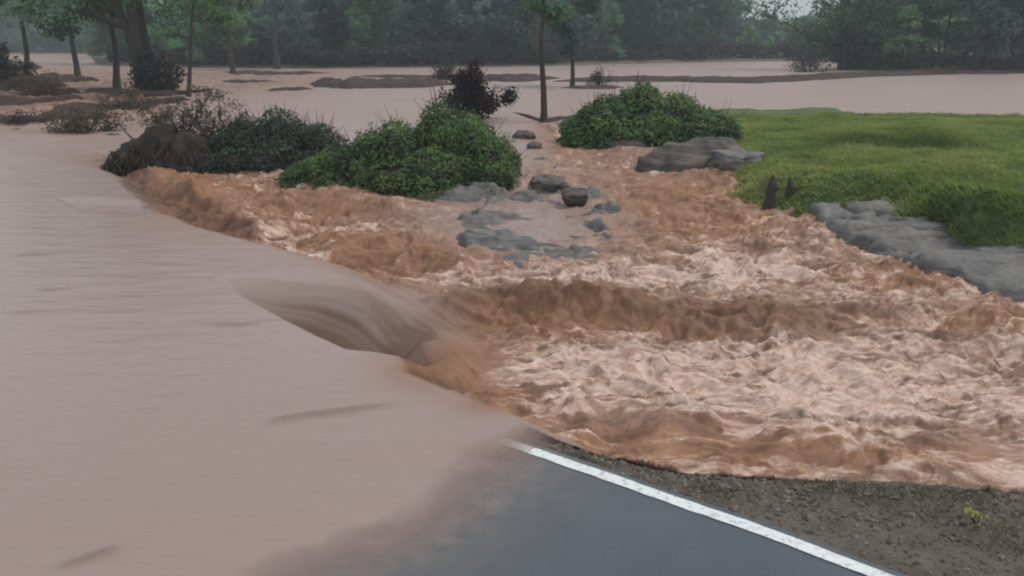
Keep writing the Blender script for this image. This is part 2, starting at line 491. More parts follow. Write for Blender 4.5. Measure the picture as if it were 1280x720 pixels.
# lines of unfoamed water with wave-face shade painted in: photo points, half width, amount
DARKL = [([(160, 232), (205, 254), (262, 284), (315, 300)], 13, .85), ([(505, 412), (560, 398), (640, 388), (720, 388), (800, 402), (880, 408), (1005, 406)], 19, .62),
         ([(505, 470), (560, 488), (610, 502)], 7, .6), ([(715, 530), (800, 528), (890, 540)], 9, .45), ([(1085, 400), (1130, 398)], 9, .4), ([(1150, 425), (1280, 432)], 8, .35),
         ([(960, 318), (1060, 330), (1190, 352)], 9, .3), ([(380, 262), (500, 276)], 9, .35), ([(430, 322), (560, 330)], 14, .25), ([(920, 560), (1100, 590)], 7, .35)]
# faint wake lines on the calm sheet, low ridges with their shade painted in
WAKES = [[(330, 529), (380, 521), (440, 514), (505, 503)], [(66, 712), (105, 700), (128, 692), (156, 688)], [(5, 321), (40, 319), (85, 318)],
         [(40, 363), (70, 362), (96, 361)], [(250, 406), (300, 407), (335, 404)], 
         [(0, 392), (60, 391)], [(140, 372), (200, 371)], [(180, 330), (250, 334)], [(20, 285), (70, 288)]]

def water():
    ys = [2.4]
    while ys[-1] < 300:
        y = ys[-1]
        ys.append(y + max(0.018, 0.72 * y * y / 2836))
    ys = np.array(ys)
    us = np.linspace(-1, 1, 861)
    Y, U = np.meshgrid(ys, us, indexing='ij')
    X = U * (Y * 0.64 + 1.6)
    shape = X.shape
    far = Y > 45
    dl, arc, prm = seg_dist(X, Y, LIP)
    ins = inside(X, Y, RAPID) & (Y < 45)
    w = np.interp(prm, range(len(LIP_W)), LIP_W)
    glassy = np.interp(prm, range(len(LIP_W)), LIP_SMOOTH)
    db, _, _ = seg_dist(X, Y, np.vstack([BACK, LIP[:1]]))
    de, _, _ = seg_dist(X, Y, EDGE)
    fall = np.where(ins, sstep(0, 1, dl / w), 0)
    S = fall * np.where(ins, sstep(0, 1, db / 2.6), 0) * np.where(ins, sstep(0, .2, de), 0)
    lvl = np.interp(Y, [3, 5, 6.5, 8, 10, 12, 15, 19, 24, 30, 36], [.30, .34, .44, .62, .72, .64, .48, .30, .17, .06, .0])
    Z = -lvl * S
    px, py = to_px(X, Y, Z)
    near = ins & (Y < 45)
    # chop: flow runs from the far left to the near right, so crests lie mostly across the picture
    wx = X + 0.5 * fbm(X * 0.7, Y * 0.5, 3, 91); wy = Y + 0.6 * fbm(X * 0.6 + 9, Y * 0.5, 3, 92)
    r1 = .6 * ridged(wx * 0.7, wy * 0.85, 4, 11, 0.48) + .4 * ridged(wx * 1.5, wy * 2.1, 4, 12, 0.5)
    r2 = fbm(wx * 2.6, wy * 3.4, 5, 57, 0.52)
    r3 = ridged(wx * 3.2 + 4, wy * 4.4, 3, 77, 0.5)
    amp = np.interp(Y, [3, 6, 10, 16, 22, 30, 40], [.085, .11, .18, .19, .14, .07, .02])
    quiet = np.exp(-(((px - 660) / 130) ** 2 + ((py - 280) / 42) ** 2)) * .7 + np.exp(-(((px - 500) / 110) ** 2 + ((py - 230) / 20) ** 2)) * .6 + np.exp(-(((px - 1150) / 150) ** 2 + ((py - 285 - .3 * (px - 1150)) / 30) ** 2)) * .6
    quiet = np.minimum(quiet, .8)
    rough = near * sstep(.02, .75, dl / (w + .1)) * (1 - glassy * np.exp(-(dl / (w * 1.05)) ** 4)) * sstep(0, 1.2, db) * (1 - quiet)
    chop = 1.35 * amp * rough * (0.9 * (r1 - .3) + 0.6 * r2 + 0.22 * (r3 - .3))
    Z = Z + chop
    for line, h, s in CRESTS:
        P = pts(line, -0.5)
        bb = (X > P[:, 0].min() - 2) & (X < P[:, 0].max() + 2) & (Y > P[:, 1].min() - 2) & (Y < P[:, 1].max() + 2) & near
        if not bb.any(): continue
        d, a, q = seg_dist(X[bb], Y[bb] + 0.18 * fbm(X[bb] * 1.6, Y[bb] * 1.6, 3, 5), P)
        i = np.clip(q.astype(int), 0, len(P) - 2)
        front = (Y[bb] < P[i, 1] + (q - i) * (P[i + 1, 1] - P[i, 1]))
        sw = np.where(front, s * 0.75, s * 1.5)
        ends = np.minimum(1, np.minimum(q, len(P) - 1 - q) / .6 + .15)
        bumpy = 0.7 + 0.9 * fbm(a * .9 + .6 * pn(X[bb] * 2, Y[bb] * 2, 4), Y[bb] * .8 + h * 40, 3, 8)
        Z[bb] += h * ends * bumpy * np.exp(-(d / sw) ** 1.6) * np.minimum(1, rough[bb] * 1.6)
    # streaks of painted shade down the glassy fall, and a lip that is not ruler-straight
    streak = pn(arc * 5.5, dl * 0.7, 21) * 0.6 + pn(arc * 13, dl * 1.1, 22) * 0.4
    nd = np.zeros(shape)
    for ln, deps, wids, am in NOTCH:
        P = pts(ln)
        bb = (X > P[:, 0].min() - 3) & (X < P[:, 0].max() + 3) & (Y > P[:, 1].min() - 1) & (Y < P[:, 1].max() + 3.5)
        x, y = X[bb], Y[bb]
        d, a, q = seg_dist(x, y, P)
        i = np.clip(q.astype(int), 0, len(P) - 2)
        cr = (P[i + 1, 0] - P[i, 0]) * (y - P[i, 1]) - (P[i + 1, 1] - P[i, 1]) * (x - P[i, 0])
        q_ = np.where(cr > 0, d, 0)
        dep_ = np.interp(q, range(len(P)), deps); wd_ = np.interp(q, range(len(P)), wids) * (1 + .12 * pn(a * 1.3, a * 0, 61))
        endf = np.where((q <= 0) | (q >= len(P) - 1), np.exp(-(d / .4) ** 2), 1)
        prof = sstep(0, .16, q_) * (1 - sstep(.12, 1, q_ / wd_)) * endf
        wq = q_ + .35 * pn(a * .7, q_ * .6, 64) - .25 * a
        stk = .5 * pn(wq * 4.5, a * .35, 62) + .3 * pn(wq * 11, a * .6, 63) + .4 * pn(wq * 1.8, a * .4, 65)
        Z[bb] -= prof * (dep_ + .03 * stk * sstep(.05, .3, dep_))
        nd[bb] = np.maximum(nd[bb], am * np.minimum(1, prof * 1.5) * np.clip(dep_ / .3, 0, 1) * (.72 + .95 * stk))  # hollow wall and its streaks get their shade as dark colour
    calm = ~near
    Z += np.where(calm, (0.010 * fbm(X * 0.55, Y * 1.4, 3, 33) + .004 * fbm(X * 1.6 + Y * .3, Y * 4.5, 3, 34)) * np.interp(Y, [4, 10, 20, 300], [.35, 1, 1.6, 2]), 0)
    left = 1.2 * np.exp(-((px - 60) / 170) ** 2 - ((py - 122) / 42) ** 2) + .7 * np.exp(-((px - 330) / 160) ** 2 - ((py - 100) / 14) ** 2)
    Z += np.where(calm, 0.2 * left * ridged(X * .8, Y * .5, 4, 44), 0)
    wake = np.zeros(shape)
    for ln in WAKES:
        P = pts(ln)
        bb = (X > P[:, 0].min() - .6) & (X < P[:, 0].max() + .6) & (Y > P[:, 1].min() - .6) & (Y < P[:, 1].max() + .6)
        d, a, q = seg_dist(X[bb], Y[bb] + .03 * pn(X[bb] * 4, Y[bb] * 4, 6), P)
        ends = np.minimum(1, np.minimum(q, len(P) - 1 - q) * 1.3 + .12)
        s = .028 + .004 * Y[bb].mean()
        wake[bb] = np.maximum(wake[bb], ends * np.exp(-(d / s) ** 2))
    Z += np.where(calm, wake * 0.016, 0)
    # foam and tone
    f = np.where(near, (0.45 - .10 * np.exp(-((px - 800) / 170) ** 2 - ((py - 250) / 60) ** 2)) * rough, 0.0)
    for cx, cy, rx, ry, v in FOAM:
        f += v * np.exp(-((px - cx) / rx) ** 2 - ((py - cy) / ry) ** 2) * near
    patch = fbm(wx * 1.5, wy * 3.0, 4, 63, .6)
    fine = fbm(wx * 5, wy * 13 + wx * 2.5, 4, 64, .65)
    f += rough * (1.0 * patch + 1.05 * fine + 0.55 * (r1 - .4) - .04)
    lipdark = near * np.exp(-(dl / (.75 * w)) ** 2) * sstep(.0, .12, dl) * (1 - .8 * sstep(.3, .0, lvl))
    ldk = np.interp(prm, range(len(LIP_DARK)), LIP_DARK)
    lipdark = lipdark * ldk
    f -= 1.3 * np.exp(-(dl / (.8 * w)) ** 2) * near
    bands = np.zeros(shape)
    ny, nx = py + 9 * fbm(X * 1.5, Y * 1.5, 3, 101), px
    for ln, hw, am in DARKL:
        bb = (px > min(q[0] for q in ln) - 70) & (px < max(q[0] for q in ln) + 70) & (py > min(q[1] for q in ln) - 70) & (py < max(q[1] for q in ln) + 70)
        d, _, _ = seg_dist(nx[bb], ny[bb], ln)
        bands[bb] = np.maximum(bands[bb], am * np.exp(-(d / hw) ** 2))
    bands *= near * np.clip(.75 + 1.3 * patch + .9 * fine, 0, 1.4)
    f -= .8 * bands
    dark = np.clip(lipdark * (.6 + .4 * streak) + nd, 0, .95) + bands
    dark += rough * .6 * sstep(.03, .42, -patch - .7 * fine) + rough * .35 * sstep(.02, -.12, chop + .02) + .42 * wake  # low troughs and wakes also darkened, shade put into the colour
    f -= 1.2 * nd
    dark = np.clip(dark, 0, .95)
    t = np.where(near, 0.62 * rough + .1 * near, 0.0)
    for cx, cy, rx, ry, v in TONE:
        t += v * np.exp(-((px - cx) / rx) ** 2 - ((py - cy) / ry) ** 2)
    t += rough * 0.25 * patch
    t += .5 * left * (calm)
    dark = np.clip(dark + .6 * left * calm * sstep(-.1, .5, ridged(X * .6, Y * .3, 4, 45) - .2), 0, .95)
    f = np.clip(f, 0, 1); t = np.clip(t, 0, 1)
    rz = np.where(Y < 26, road_z(X, Y), -1)
    depth = np.clip((Z - rz + .002) / 0.02, 0, 1)
    fs = np.where(Y < 12, film_side(X, Y), -9)
    depth = np.where(near | (fs < -1.2), 1, depth)
    V = np.stack([X.ravel(), Y.ravel(), Z.ravel()], 1)
    F = grid_faces(*shape)
    A = dict(foam=f.ravel(), tone=t.ravel(), depth=depth.ravel(), bare_and_shade=dark.ravel(), ruffle=sstep(14, 34, Y).ravel())
    nv = near.ravel()
    s_ = ((X - A_.x) * LNOR.x + (Y - A_.y) * LNOR.y).ravel()
    dry = ((Z - rz).ravel() < -0.006) & (fs.ravel() > -.8)
    fr = nv[F].sum(1) >= 2
    fd = dry[F].all(1) & ~fr
    v, q, a = compact(V, F[fr], A)
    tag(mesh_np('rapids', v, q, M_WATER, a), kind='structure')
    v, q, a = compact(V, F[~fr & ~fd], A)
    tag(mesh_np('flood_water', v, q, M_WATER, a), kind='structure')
water()

# ------------------------------------------------------------------ road, line, shoulder
def sl(S, L):
    return A_.x + S * LNOR.x + L * LDIR.x, A_.y + S * LNOR.y + L * LDIR.y

def road():
    S, L = np.meshgrid(np.linspace(-16, 0.09, 180), np.linspace(-9, 16, 200), indexing='ij')
    X, Y = sl(S, L)
    V = np.stack([X.ravel(), Y.ravel(), road_z(X, Y).ravel()], 1)
    tag(mesh_np('road', V, grid_faces(*X.shape)[:, ::-1], M_ASPH, {'silt': .75 * np.exp(-np.clip(film_side(X, Y) + .1, 0, 9).ravel() / .28)}), kind='structure')
    Wd = 0.09
    S, L = np.meshgrid(np.linspace(-Wd / 2, Wd / 2, 4), np.linspace(-6, 2.75, 260), indexing='ij')
    S = S + (np.abs(S) > .04) * .006 * pn(L * 9, S * 40, 3)
    X, Y = sl(S, L)
    V = np.stack([X.ravel(), Y.ravel(), road_z(X, Y).ravel() + 0.004], 1)
    tag(mesh_np('road_line', V, grid_faces(*X.shape)[:, ::-1], M_PAINT), kind='structure')
road()

def edge_s():
    """how far the shoulder reaches from the painted line, along it"""
    e = EDGE
    s = (e[:, 0] - A_.x) * LNOR.x + (e[:, 1] - A_.y) * LNOR.y
    l = (e[:, 0] - A_.x) * LDIR.x + (e[:, 1] - A_.y) * LDIR.y
    o = np.argsort(l)
    return l[o], s[o]
EL, ES = edge_s()

def shoulder_height(X, Y, v):
    return road_z(X, Y) - 0.012 + 0.02 * fbm(X * 2.2, Y * 2.2, 4, 71) - 0.03 * sstep(.75, 1, v) + .012 * fbm(X * 9, Y * 9, 3, 72)

def shoulder():
    ls = np.linspace(-9, EL.max() + .4, 330)
    vs = np.concatenate([np.linspace(0, 1, 90), np.linspace(1.01, 1.16, 14)])
    Vv, L = np.meshgrid(vs, ls, indexing='ij')
    es = np.interp(L, EL, ES) + 0.07 * fbm(L * 2.5, L * 0, 4, 12)
    es = np.maximum(es, .2)
    S = 0.07 + (es - 0.07) * np.minimum(Vv, 1) + np.maximum(Vv - 1, 0) * 1.6
    X, Y = sl(S, L)
    Z = shoulder_height(X, Y, Vv) - 5.5 * np.maximum(Vv - 1, 0) ** 0.8 * (1 + .6 * fbm(L * 4, Vv * 20, 3, 5))
    V = np.stack([X.ravel(), Y.ravel(), Z.ravel()], 1)
    tag(mesh_np('shoulder', V, grid_faces(*X.shape)[:, ::-1], M_GRAVELBED), kind='structure')
    n = 7000
    l = RNG.uniform(-1.5, EL.max(), n); v = RNG.uniform(0.02, 1.0, n) ** .9
    s = 0.085 + (np.maximum(np.interp(l, EL, ES), .25) - .085) * v
    x, y = sl(s, l)
    z = shoulder_height(x, y, v)
    sz = np.clip(RNG.lognormal(math.log(.0055), .55, n), .003, .024) * (.8 + .5 * v)
    dirs = np.array([[1, 0, 0], [-1, 0, 0], [0, 1, 0], [0, -1, 0], [0, 0, .75], [0, 0, -.75], [.7, .7, .3], [-.7, .7, .2], [-.6, -.7, .35], [.7, -.6, .3]])
    tri = np.array([[0, 6, 4], [6, 2, 4], [2, 7, 4], [7, 1, 4], [1, 8, 4], [8, 3, 4], [3, 9, 4], [9, 0, 4], [6, 0, 5], [2, 6, 5], [7, 2, 5], [1, 7, 5], [8, 1, 5], [3, 8, 5], [9, 3, 5], [0, 9, 5]])
    an = RNG.uniform(0, 6.28, n)
    D = dirs[None] * RNG.uniform(.65, 1.35, (n, 10, 1)) * sz[:, None, None]
    ca, sa = np.cos(an)[:, None], np.sin(an)[:, None]
    VV = np.stack([x[:, None] + D[..., 0] * ca - D[..., 1] * sa, y[:, None] + D[..., 0] * sa + D[..., 1] * ca, (z + sz * .05)[:, None] + D[..., 2]], -1).reshape(-1, 3)
    FF = (np.arange(n)[:, None, None] * 10 + tri[None]).reshape(-1, 3)
    tag(mesh_np('gravel', VV, FF, M_STONE, {'tint': np.repeat(RNG.random(n) ** 1.6, 10)}, smooth=False), kind='stuff')
shoulder()

def shoulder_grass():
    n = 16000
    l = RNG.uniform(-2.0, EL.max(), n); v = RNG.uniform(0.12, .98, n)
    s = 0.085 + (np.maximum(np.interp(l, EL, ES), .25) - .085) * v
    x, y = sl(s, l)
    k = fbm(x * 1.6, y * 1.6, 3, 19) + .5 * (v - .5) + .25 * sstep(1.2, 3.2, x)
    ok = k > .10 + .22 * RNG.random(n)
    x, y, v = x[ok], y[ok], v[ok]; n = len(x)
    z = shoulder_height(x, y, v)
    h = RNG.uniform(.012, .045, n); an = RNG.uniform(0, 6.28, n); w = .0022
    P0 = np.stack([x - np.cos(an) * w, y - np.sin(an) * w, z - .005], 1); P1 = np.stack([x + np.cos(an) * w, y + np.sin(an) * w, z - .005], 1)
    P2 = np.stack([x + RNG.normal(0, .6, n) * h, y + RNG.normal(0, .6, n) * h, z + h], 1)
    m = mat_tint('dull_verge_grass', (.05, .05, .02), (.10, .105, .04), (.19, .17, .08), .7, .2)
    tag(mesh_np('verge_grass', np.stack([P0, P1, P2], 1).reshape(-1, 3), np.arange(n * 3).reshape(-1, 3), m, {'tint': np.repeat(RNG.random(n), 3)}, smooth=False), kind='stuff')
shoulder_grass()

# ------------------------------------------------------------------ leaf and wood builders
def leaf_mesh(P, N, size, tint, aspect=0.6, droop=0.0):
    """one small folded leaf (two triangles pairs) at each point"""
    n = len(P)
    N = N / np.maximum(np.linalg.norm(N, axis=1, keepdims=True), 1e-6)
    rnd = RNG.normal(0, 1, (n, 3))
    T = np.cross(N, rnd); T /= np.maximum(np.linalg.norm(T, axis=1, keepdims=True), 1e-6)
    T[:, 2] -= droop; T /= np.linalg.norm(T, axis=1, keepdims=True)
    B = np.cross(N, T)
    s = np.asarray(size).reshape(-1, 1) * np.ones((n, 1))
    V = np.stack([P - T * s * .5, P + B * s * aspect * .5 + N * s * .12, P + T * s * .5, P - B * s * aspect * .5 + N * s * .12], 1).reshape(-1, 3)
    i = np.arange(n)[:, None] * 4
    F = np.concatenate([i + np.array([[0, 1, 2]]), i + np.array([[0, 2, 3]])], 0)
    return V, F, {'tint': np.repeat(np.clip(tint, 0, 1), 4)}

class Tubes:
    def __init__(self): self.V, self.F, self.n = [], [], 0
    def add(self, path, rad, sides=7):
        path = np.asarray(path, float); k = len(path)
        T = np.gradient(path, axis=0); T /= np.maximum(np.linalg.norm(T, axis=1, keepdims=True), 1e-6)
        ref = np.where(np.abs(T[:, 2:3]) > .9, np.array([[1., 0, 0]]), np.array([[0, 0, 1.]]))
        A = np.cross(T, ref); A /= np.maximum(np.linalg.norm(A, axis=1, keepdims=True), 1e-6)
        B = np.cross(T, A)
        an = np.linspace(0, 2 * np.pi, sides, endpoint=False)
        r = np.asarray(rad, float)[:, None, None]
        ring = path[:, None] + r * (np.cos(an)[None, :, None] * A[:, None] + np.sin(an)[None, :, None] * B[:, None])
        self.V.append(ring.reshape(-1, 3))
        for i in range(k - 1):
            for j in range(sides):
                a = self.n + i * sides + j; b = self.n + i * sides + (j + 1) % sides
                self.F.append((a, b, b + sides, a + sides))
        self.n += k * sides
    def build(self, name, mat, parent=None):
        return mesh_np(name, np.concatenate(self.V), np.array(self.F), mat, parent=parent)

def wander(p0, p1, k, wob):
    t = np.linspace(0, 1, k)[:, None]
    p = np.asarray(p0) * (1 - t) + np.asarray(p1) * t
    off = np.cumsum(RNG.normal(0, wob, (k, 3)), 0); off -= off[0]
    return p + off * np.sin(np.minimum(t * 2, 1) * np.pi / 2)

def make_tree(name, label, cat, loc, h=11, r=.2, crown=(3.0, .25, 1.0), nl=4200, leaf=.36, mat=None, lean=(0, 0), stems=1, limbs=9, droop=.1, group=None, spread=1.0):
    """tapered trunk with limbs, and a crown of many small leaves in uneven clumps"""
    root = thing(name, label, cat, loc, group)
    tb = Tubes(); clumps = []
    R, low, dens = crown
    for s in range(stems):
        a0 = RNG.uniform(0, 6.28)
        base = np.array([math.cos(a0), math.sin(a0), 0]) * (r * 1.3 if stems > 1 else 0)
        tilt = np.array([math.cos(a0), math.sin(a0), 0]) * (h * .13 if stems > 1 else 0)
        top = base + tilt + np.array([lean[0], lean[1], h * RNG.uniform(.86, .98)])
        path = wander(base - np.array([0, 0, .4]), top, 10, h * .012)
        rad = r * (1 - np.linspace(0, 1, 10) ** .85 * .9); rad[0] *= 1.35
        tb.add(path, rad / (stems ** .35), 8)
        for k in range(limbs):
            fr = RNG.uniform(low, .97)
            p0 = path[int(fr * 9)]
            an = k * 2.4 + RNG.uniform(-.5, .5)
            ln = R * RNG.uniform(.45, 1.1) * (1.15 - .55 * fr) * spread
            p1 = p0 + np.array([math.cos(an) * ln, math.sin(an) * ln, ln * RNG.uniform(.1, .75) - droop * ln])
            lp = wander(p0, p1, 6, ln * .05)
            lr = r * .42 * (1.1 - fr)
            tb.add(lp, np.linspace(lr + .02, .012, 6), 5)
            for m in range(3):
                q0 = lp[RNG.integers(2, 6)]
                q1 = q0 + RNG.normal(0, ln * .28, 3) + np.array([0, 0, ln * .1])
                tb.add(wander(q0, q1, 4, ln * .03), np.linspace(lr * .4 + .008, .006, 4), 4)
                clumps.append((q1, ln * RNG.uniform(.22, .42)))
            clumps.append((lp[-1], ln * RNG.uniform(.25, .5)))
            clumps.append((lp[3], ln * RNG.uniform(.2, .35)))
        clumps.append((top, R * .35))
    tb.build('trunk', M_BARK, root)
    C = np.array([c for c, _ in clumps]); CR = np.array([x for _, x in clumps])
    wt = CR ** 2; wt /= wt.sum()
    which = RNG.choice(len(C), nl, p=wt)
    d = RNG.normal(0, 1, (nl, 3)); d /= np.linalg.norm(d, axis=1, keepdims=True)
    rr = RNG.random(nl) ** .45
    P = C[which] + d * (rr * CR[which])[:, None] * np.array([1.1, 1.1, .75])
    tint = .45 + .22 * RNG.normal(0, 1, len(C))[which] + .12 * RNG.normal(0, 1, nl)
    N = d + RNG.normal(0, .6, (nl, 3)) + np.array([0, 0, .5])
    V, F, A = leaf_mesh(P, N, leaf * RNG.uniform(.6, 1.4, nl), tint, .55, .3)
    mesh_np('crown', V, F, mat or M_TREEG, A, smooth=False, parent=root)
    return root

def ellipsoid_points(E, n, jitter=.08, zmin=-.2):
    """points and outward normals on the outside of a union of ellipsoids"""
    w = np.array([(e[1][0] * e[1][1] + e[1][0] * e[1][2] + e[1][1] * e[1][2]) for e in E]); w /= w.sum()
    P, N = [], []
    for e, wi in zip(E, w):
        m = int(n * wi) + 1
        d = RNG.normal(0, 1, (m * 2, 3)); d /= np.linalg.norm(d, axis=1, keepdims=True)
        d = d[d[:, 2] > zmin][:m]
        c, rad = np.array(e[0]), np.array(e[1])
        lump = .93 + .30 * noise3(d * 1.0 + c, 2.2, 5, 3)
        p = c + d * rad * (lump + RNG.normal(0, jitter, len(d)) * .6 + .02)[:, None]
        nn = d / rad; nn /= np.linalg.norm(nn, axis=1, keepdims=True)
        ok = np.ones(len(p), bool)
        for g in E:
            if g is e: continue
            ok &= (((p - np.array(g[0])) / np.array(g[1])) ** 2).sum(1) > .82
        P.append(p[ok]); N.append(nn[ok])
    return np.concatenate(P), np.concatenate(N)

_ico = {}
def ico(sub):
    if sub not in _ico:
        import bmesh
        bm = bmesh.new(); bmesh.ops.create_icosphere(bm, subdivisions=sub, radius=1)
        bm.verts.ensure_lookup_table()
        _ico[sub] = (np.array([v.co[:] for v in bm.verts]), np.array([[v.index for v in f.verts] for f in bm.faces]))
        bm.free()
    return _ico[sub]

def body_mesh(E, mat, name, parent, shrink=.93, seed=3):
    V, F, n = [], [], 0
    for c, rad in E:
        v, f = ico(4)
        lump = .93 + .30 * noise3(v + np.array(c), 2.2, 5, 3) + .06 * noise3(v + np.array(c), 7, 8, 3)
        V.append(np.array(c) + v * np.array(rad) * lump[:, None] * shrink); F.append(f + n); n += len(v)
    return mesh_np(name, np.concatenate(V), np.concatenate(F), mat, parent=parent)

def vine_mound(name, label, cat, loc, E, nl, leaf, mat, light=0.0, group=None, body=M_SOIL, twigs=0):
    root = thing(name, label, cat, loc, group)
    body_mesh(E, body, 'earth_core', root)
    P, N = ellipsoid_points(E, nl)
    cl_ = noise3(P, 1.6, 31, 3); ft = noise3(P, 5.0, 37, 2)
    hgt = P[:, 2].max()
    tint = .42 + .85 * cl_ + .35 * ft + .12 * RNG.normal(0, 1, len(P)) + light
    bare = noise3(P, 2.3, 61, 3) + .35 * (P[:, 2] / hgt - .5)
    keep = (bare > -.30) | (RNG.random(len(P)) < .2)
    P, N, cl_, ft, tint = P[keep], N[keep], cl_[keep], ft[keep], tint[keep]
    P = P + N * (.03 + .16 * np.clip(cl_ + .4 * ft, -.4, 1))[:, None]
    V, F, A = leaf_mesh(P, N + RNG.normal(0, .55, N.shape) + np.array([0, -.1, .35]), leaf * RNG.uniform(.55, 1.45, len(P)), tint, .8)
    lf = mesh_np('foliage', V, F, mat, A, smooth=False, parent=root)
    lf['kind'] = 'stuff'
    # loose runners standing off the outline
    tb = Tubes(); LP = []
    for i in range(twigs):
        k = RNG.integers(0, len(P))
        p0 = P[k] - N[k] * .1
        L = RNG.uniform(.15, .5)
        p1 = p0 + N[k] * L + np.array([RNG.normal(0, .1), RNG.normal(0, .1), RNG.uniform(.05, .25)])
        pa = wander(p0, p1, 5, .02)
        tb.add(pa, np.linspace(.008, .003, 5), 4)
    if twigs: tb.build('runners', M_BARK, root)['kind'] = 'stuff'
    return root

def rock(name, label, loc, size, mat, seed, rotz=0.0, flat=.5, cat='rock', group=None, rough=.22, sub=5):
    v, f = ico(sub)
    d = v + seed * 3.17
    n1 = noise3(d, .9, seed, 3); n2 = noise3(d, 2.6, seed + 4, 4)
    k = np.abs(noise3(d, 1.5, seed + 8, 2))
    v = v + .25 * np.stack([noise3(v + seed, 1.1, seed + 21, 2), noise3(v - seed, 1.1, seed + 22, 2), 0 * v[:, 0]], 1)
    p = v * (1 + rough * n1 + rough * .45 * n2 - rough * .8 * k)[:, None]
    p[:, 2] = np.where(p[:, 2] > flat, flat + (p[:, 2] - flat) * .45, p[:, 2])
    p[:, 2] += .22 * noise3(p * 1.0 + seed, 2.0, seed + 12, 4) - .25 * np.clip(noise3(p + seed, 1.3, seed + 14, 2), 0, 1)
    # bedding steps
    st = np.round(p[:, 2] * 5) / 5
    p[:, 2] = p[:, 2] * .6 + st * .4 + .03 * n2
    p = p * np.array(size)
    o = mesh_np(name, p, f, mat, loc=loc)
    o.rotation_euler = (RNG.normal(0, .06), RNG.normal(0, .06), rotz)
    return tag(o, label, cat, group)

# ------------------------------------------------------------------ grassy right bank
BANK = pts([(850, 150), (872, 158), (890, 170), (895, 200), (915, 216), (936, 226), (990, 233), (1060, 237), (1112, 238), (1150, 253), (1200, 266), (1290, 284), (1420, 315), (2600, 460),
            (2600, 148), (1290, 147), (1180, 146), (1100, 143), (1050, 137), (980, 136), (920, 132), (880, 134)], 0.05)
def bank_h(X, Y):
    D = signed(X, Y, BANK) + .35 * fbm(X * .9, Y * .9, 3, 23)
    px, py = to_px(X, Y, np.zeros_like(X))
    steep = np.exp(-((px - 1200) / 120) ** 2 - ((py - 275) / 40) ** 2)
    wd = 1.7 - 1.3 * steep
    top = .16 + .26 * steep + .10 * fbm(X * .35, Y * .35, 3, 24) + .07 * fbm(X * 1.6, Y * 1.6, 3, 25) + .05 * fbm(X * .5, Y * 1.2, 3, 26)
    ridge = .22 * np.exp(-((px - 1150) / 50) ** 2 - ((py - 178) / 12) ** 2) + .16 * np.exp(-((px - 1200) / 90) ** 2 - ((py - 225) / 18) ** 2) \
        + .12 * np.exp(-((px - 1060) / 40) ** 2 - ((py - 178) / 9) ** 2)
    return -.75 + (.75 + top + ridge) * sstep(-.6, .7, D / wd), D

def grass_bank():
    xs, ys = np.linspace(3, 26, 260), np.linspace(10, 34, 300)
    Y, X = np.meshgrid(ys, xs, indexing='ij')
    Z, D = bank_h(X, Y)
    V = np.stack([X.ravel(), Y.ravel(), Z.ravel()], 1)
    F = grid_faces(*X.shape)
    keep = (D.ravel() > -1.6)[F].any(1)
    V, F, _ = compact(V, F, {}) if False else (V, F[keep], None)
    v, q, _ = compact(V, F, {})
    tag(mesh_np('grass_bank', v, q, M_BANK), kind='structure')
    n = 430000
    x = RNG.uniform(3, 25, n); y = RNG.uniform(11, 31, n)
    z, D = bank_h(x, y)
    px, py = to_px(x, y, z)
    ok = (z > -.5) & (D > -.5) & (px > 600) & (px < 1800)
    x, y, z, px, py = x[ok], y[ok], z[ok], px[ok], py[ok]
    n = len(x)
    cl_ = fbm(x * .55, y * .55, 3, 81); ft = fbm(x * 2.4, y * 2.4, 3, 82)
    tall = np.exp(-((px - 1150) / 55) ** 2 - ((py - 178) / 12) ** 2) + np.exp(-((px - 1055) / 45) ** 2 - ((py - 176) / 8) ** 2) + np.exp(-((px - 1190) / 90) ** 2 - ((py - 270) / 30) ** 2)
    h = np.clip(RNG.normal(.085, .03, n) * (1 + .8 * ft + 1.0 * np.clip(tall, 0, 1)), .03, .3)
    w = RNG.uniform(.008, .018, n) * (1 + y / 30)
    an = RNG.uniform(0, 6.28, n)
    bx, by = np.cos(an) * w, np.sin(an) * w
    lx, ly = RNG.normal(0, .9, n) * h, RNG.normal(0, .9, n) * h
    P0 = np.stack([x - bx, y - by, z - .02], 1); P1 = np.stack([x + bx, y + by, z - .02], 1)
    P2 = np.stack([x + lx, y + ly, z + h * .75], 1)
    VV = np.stack([P0, P1, P2], 1).reshape(-1, 3)
    FF = np.arange(n * 3).reshape(-1, 3)
    tint = .52 + .7 * cl_ + .3 * ft + RNG.normal(0, .12, n) - .5 * np.clip(tall, 0, 1)
    tag(mesh_np('grass', VV, FF, M_GRASS, {'tint': np.repeat(np.clip(tint, 0, 1), 3)}, smooth=False), kind='stuff')
grass_bank()

# ------------------------------------------------------------------ mounds
def px_m(px_len, y): return px_len * y / FPX

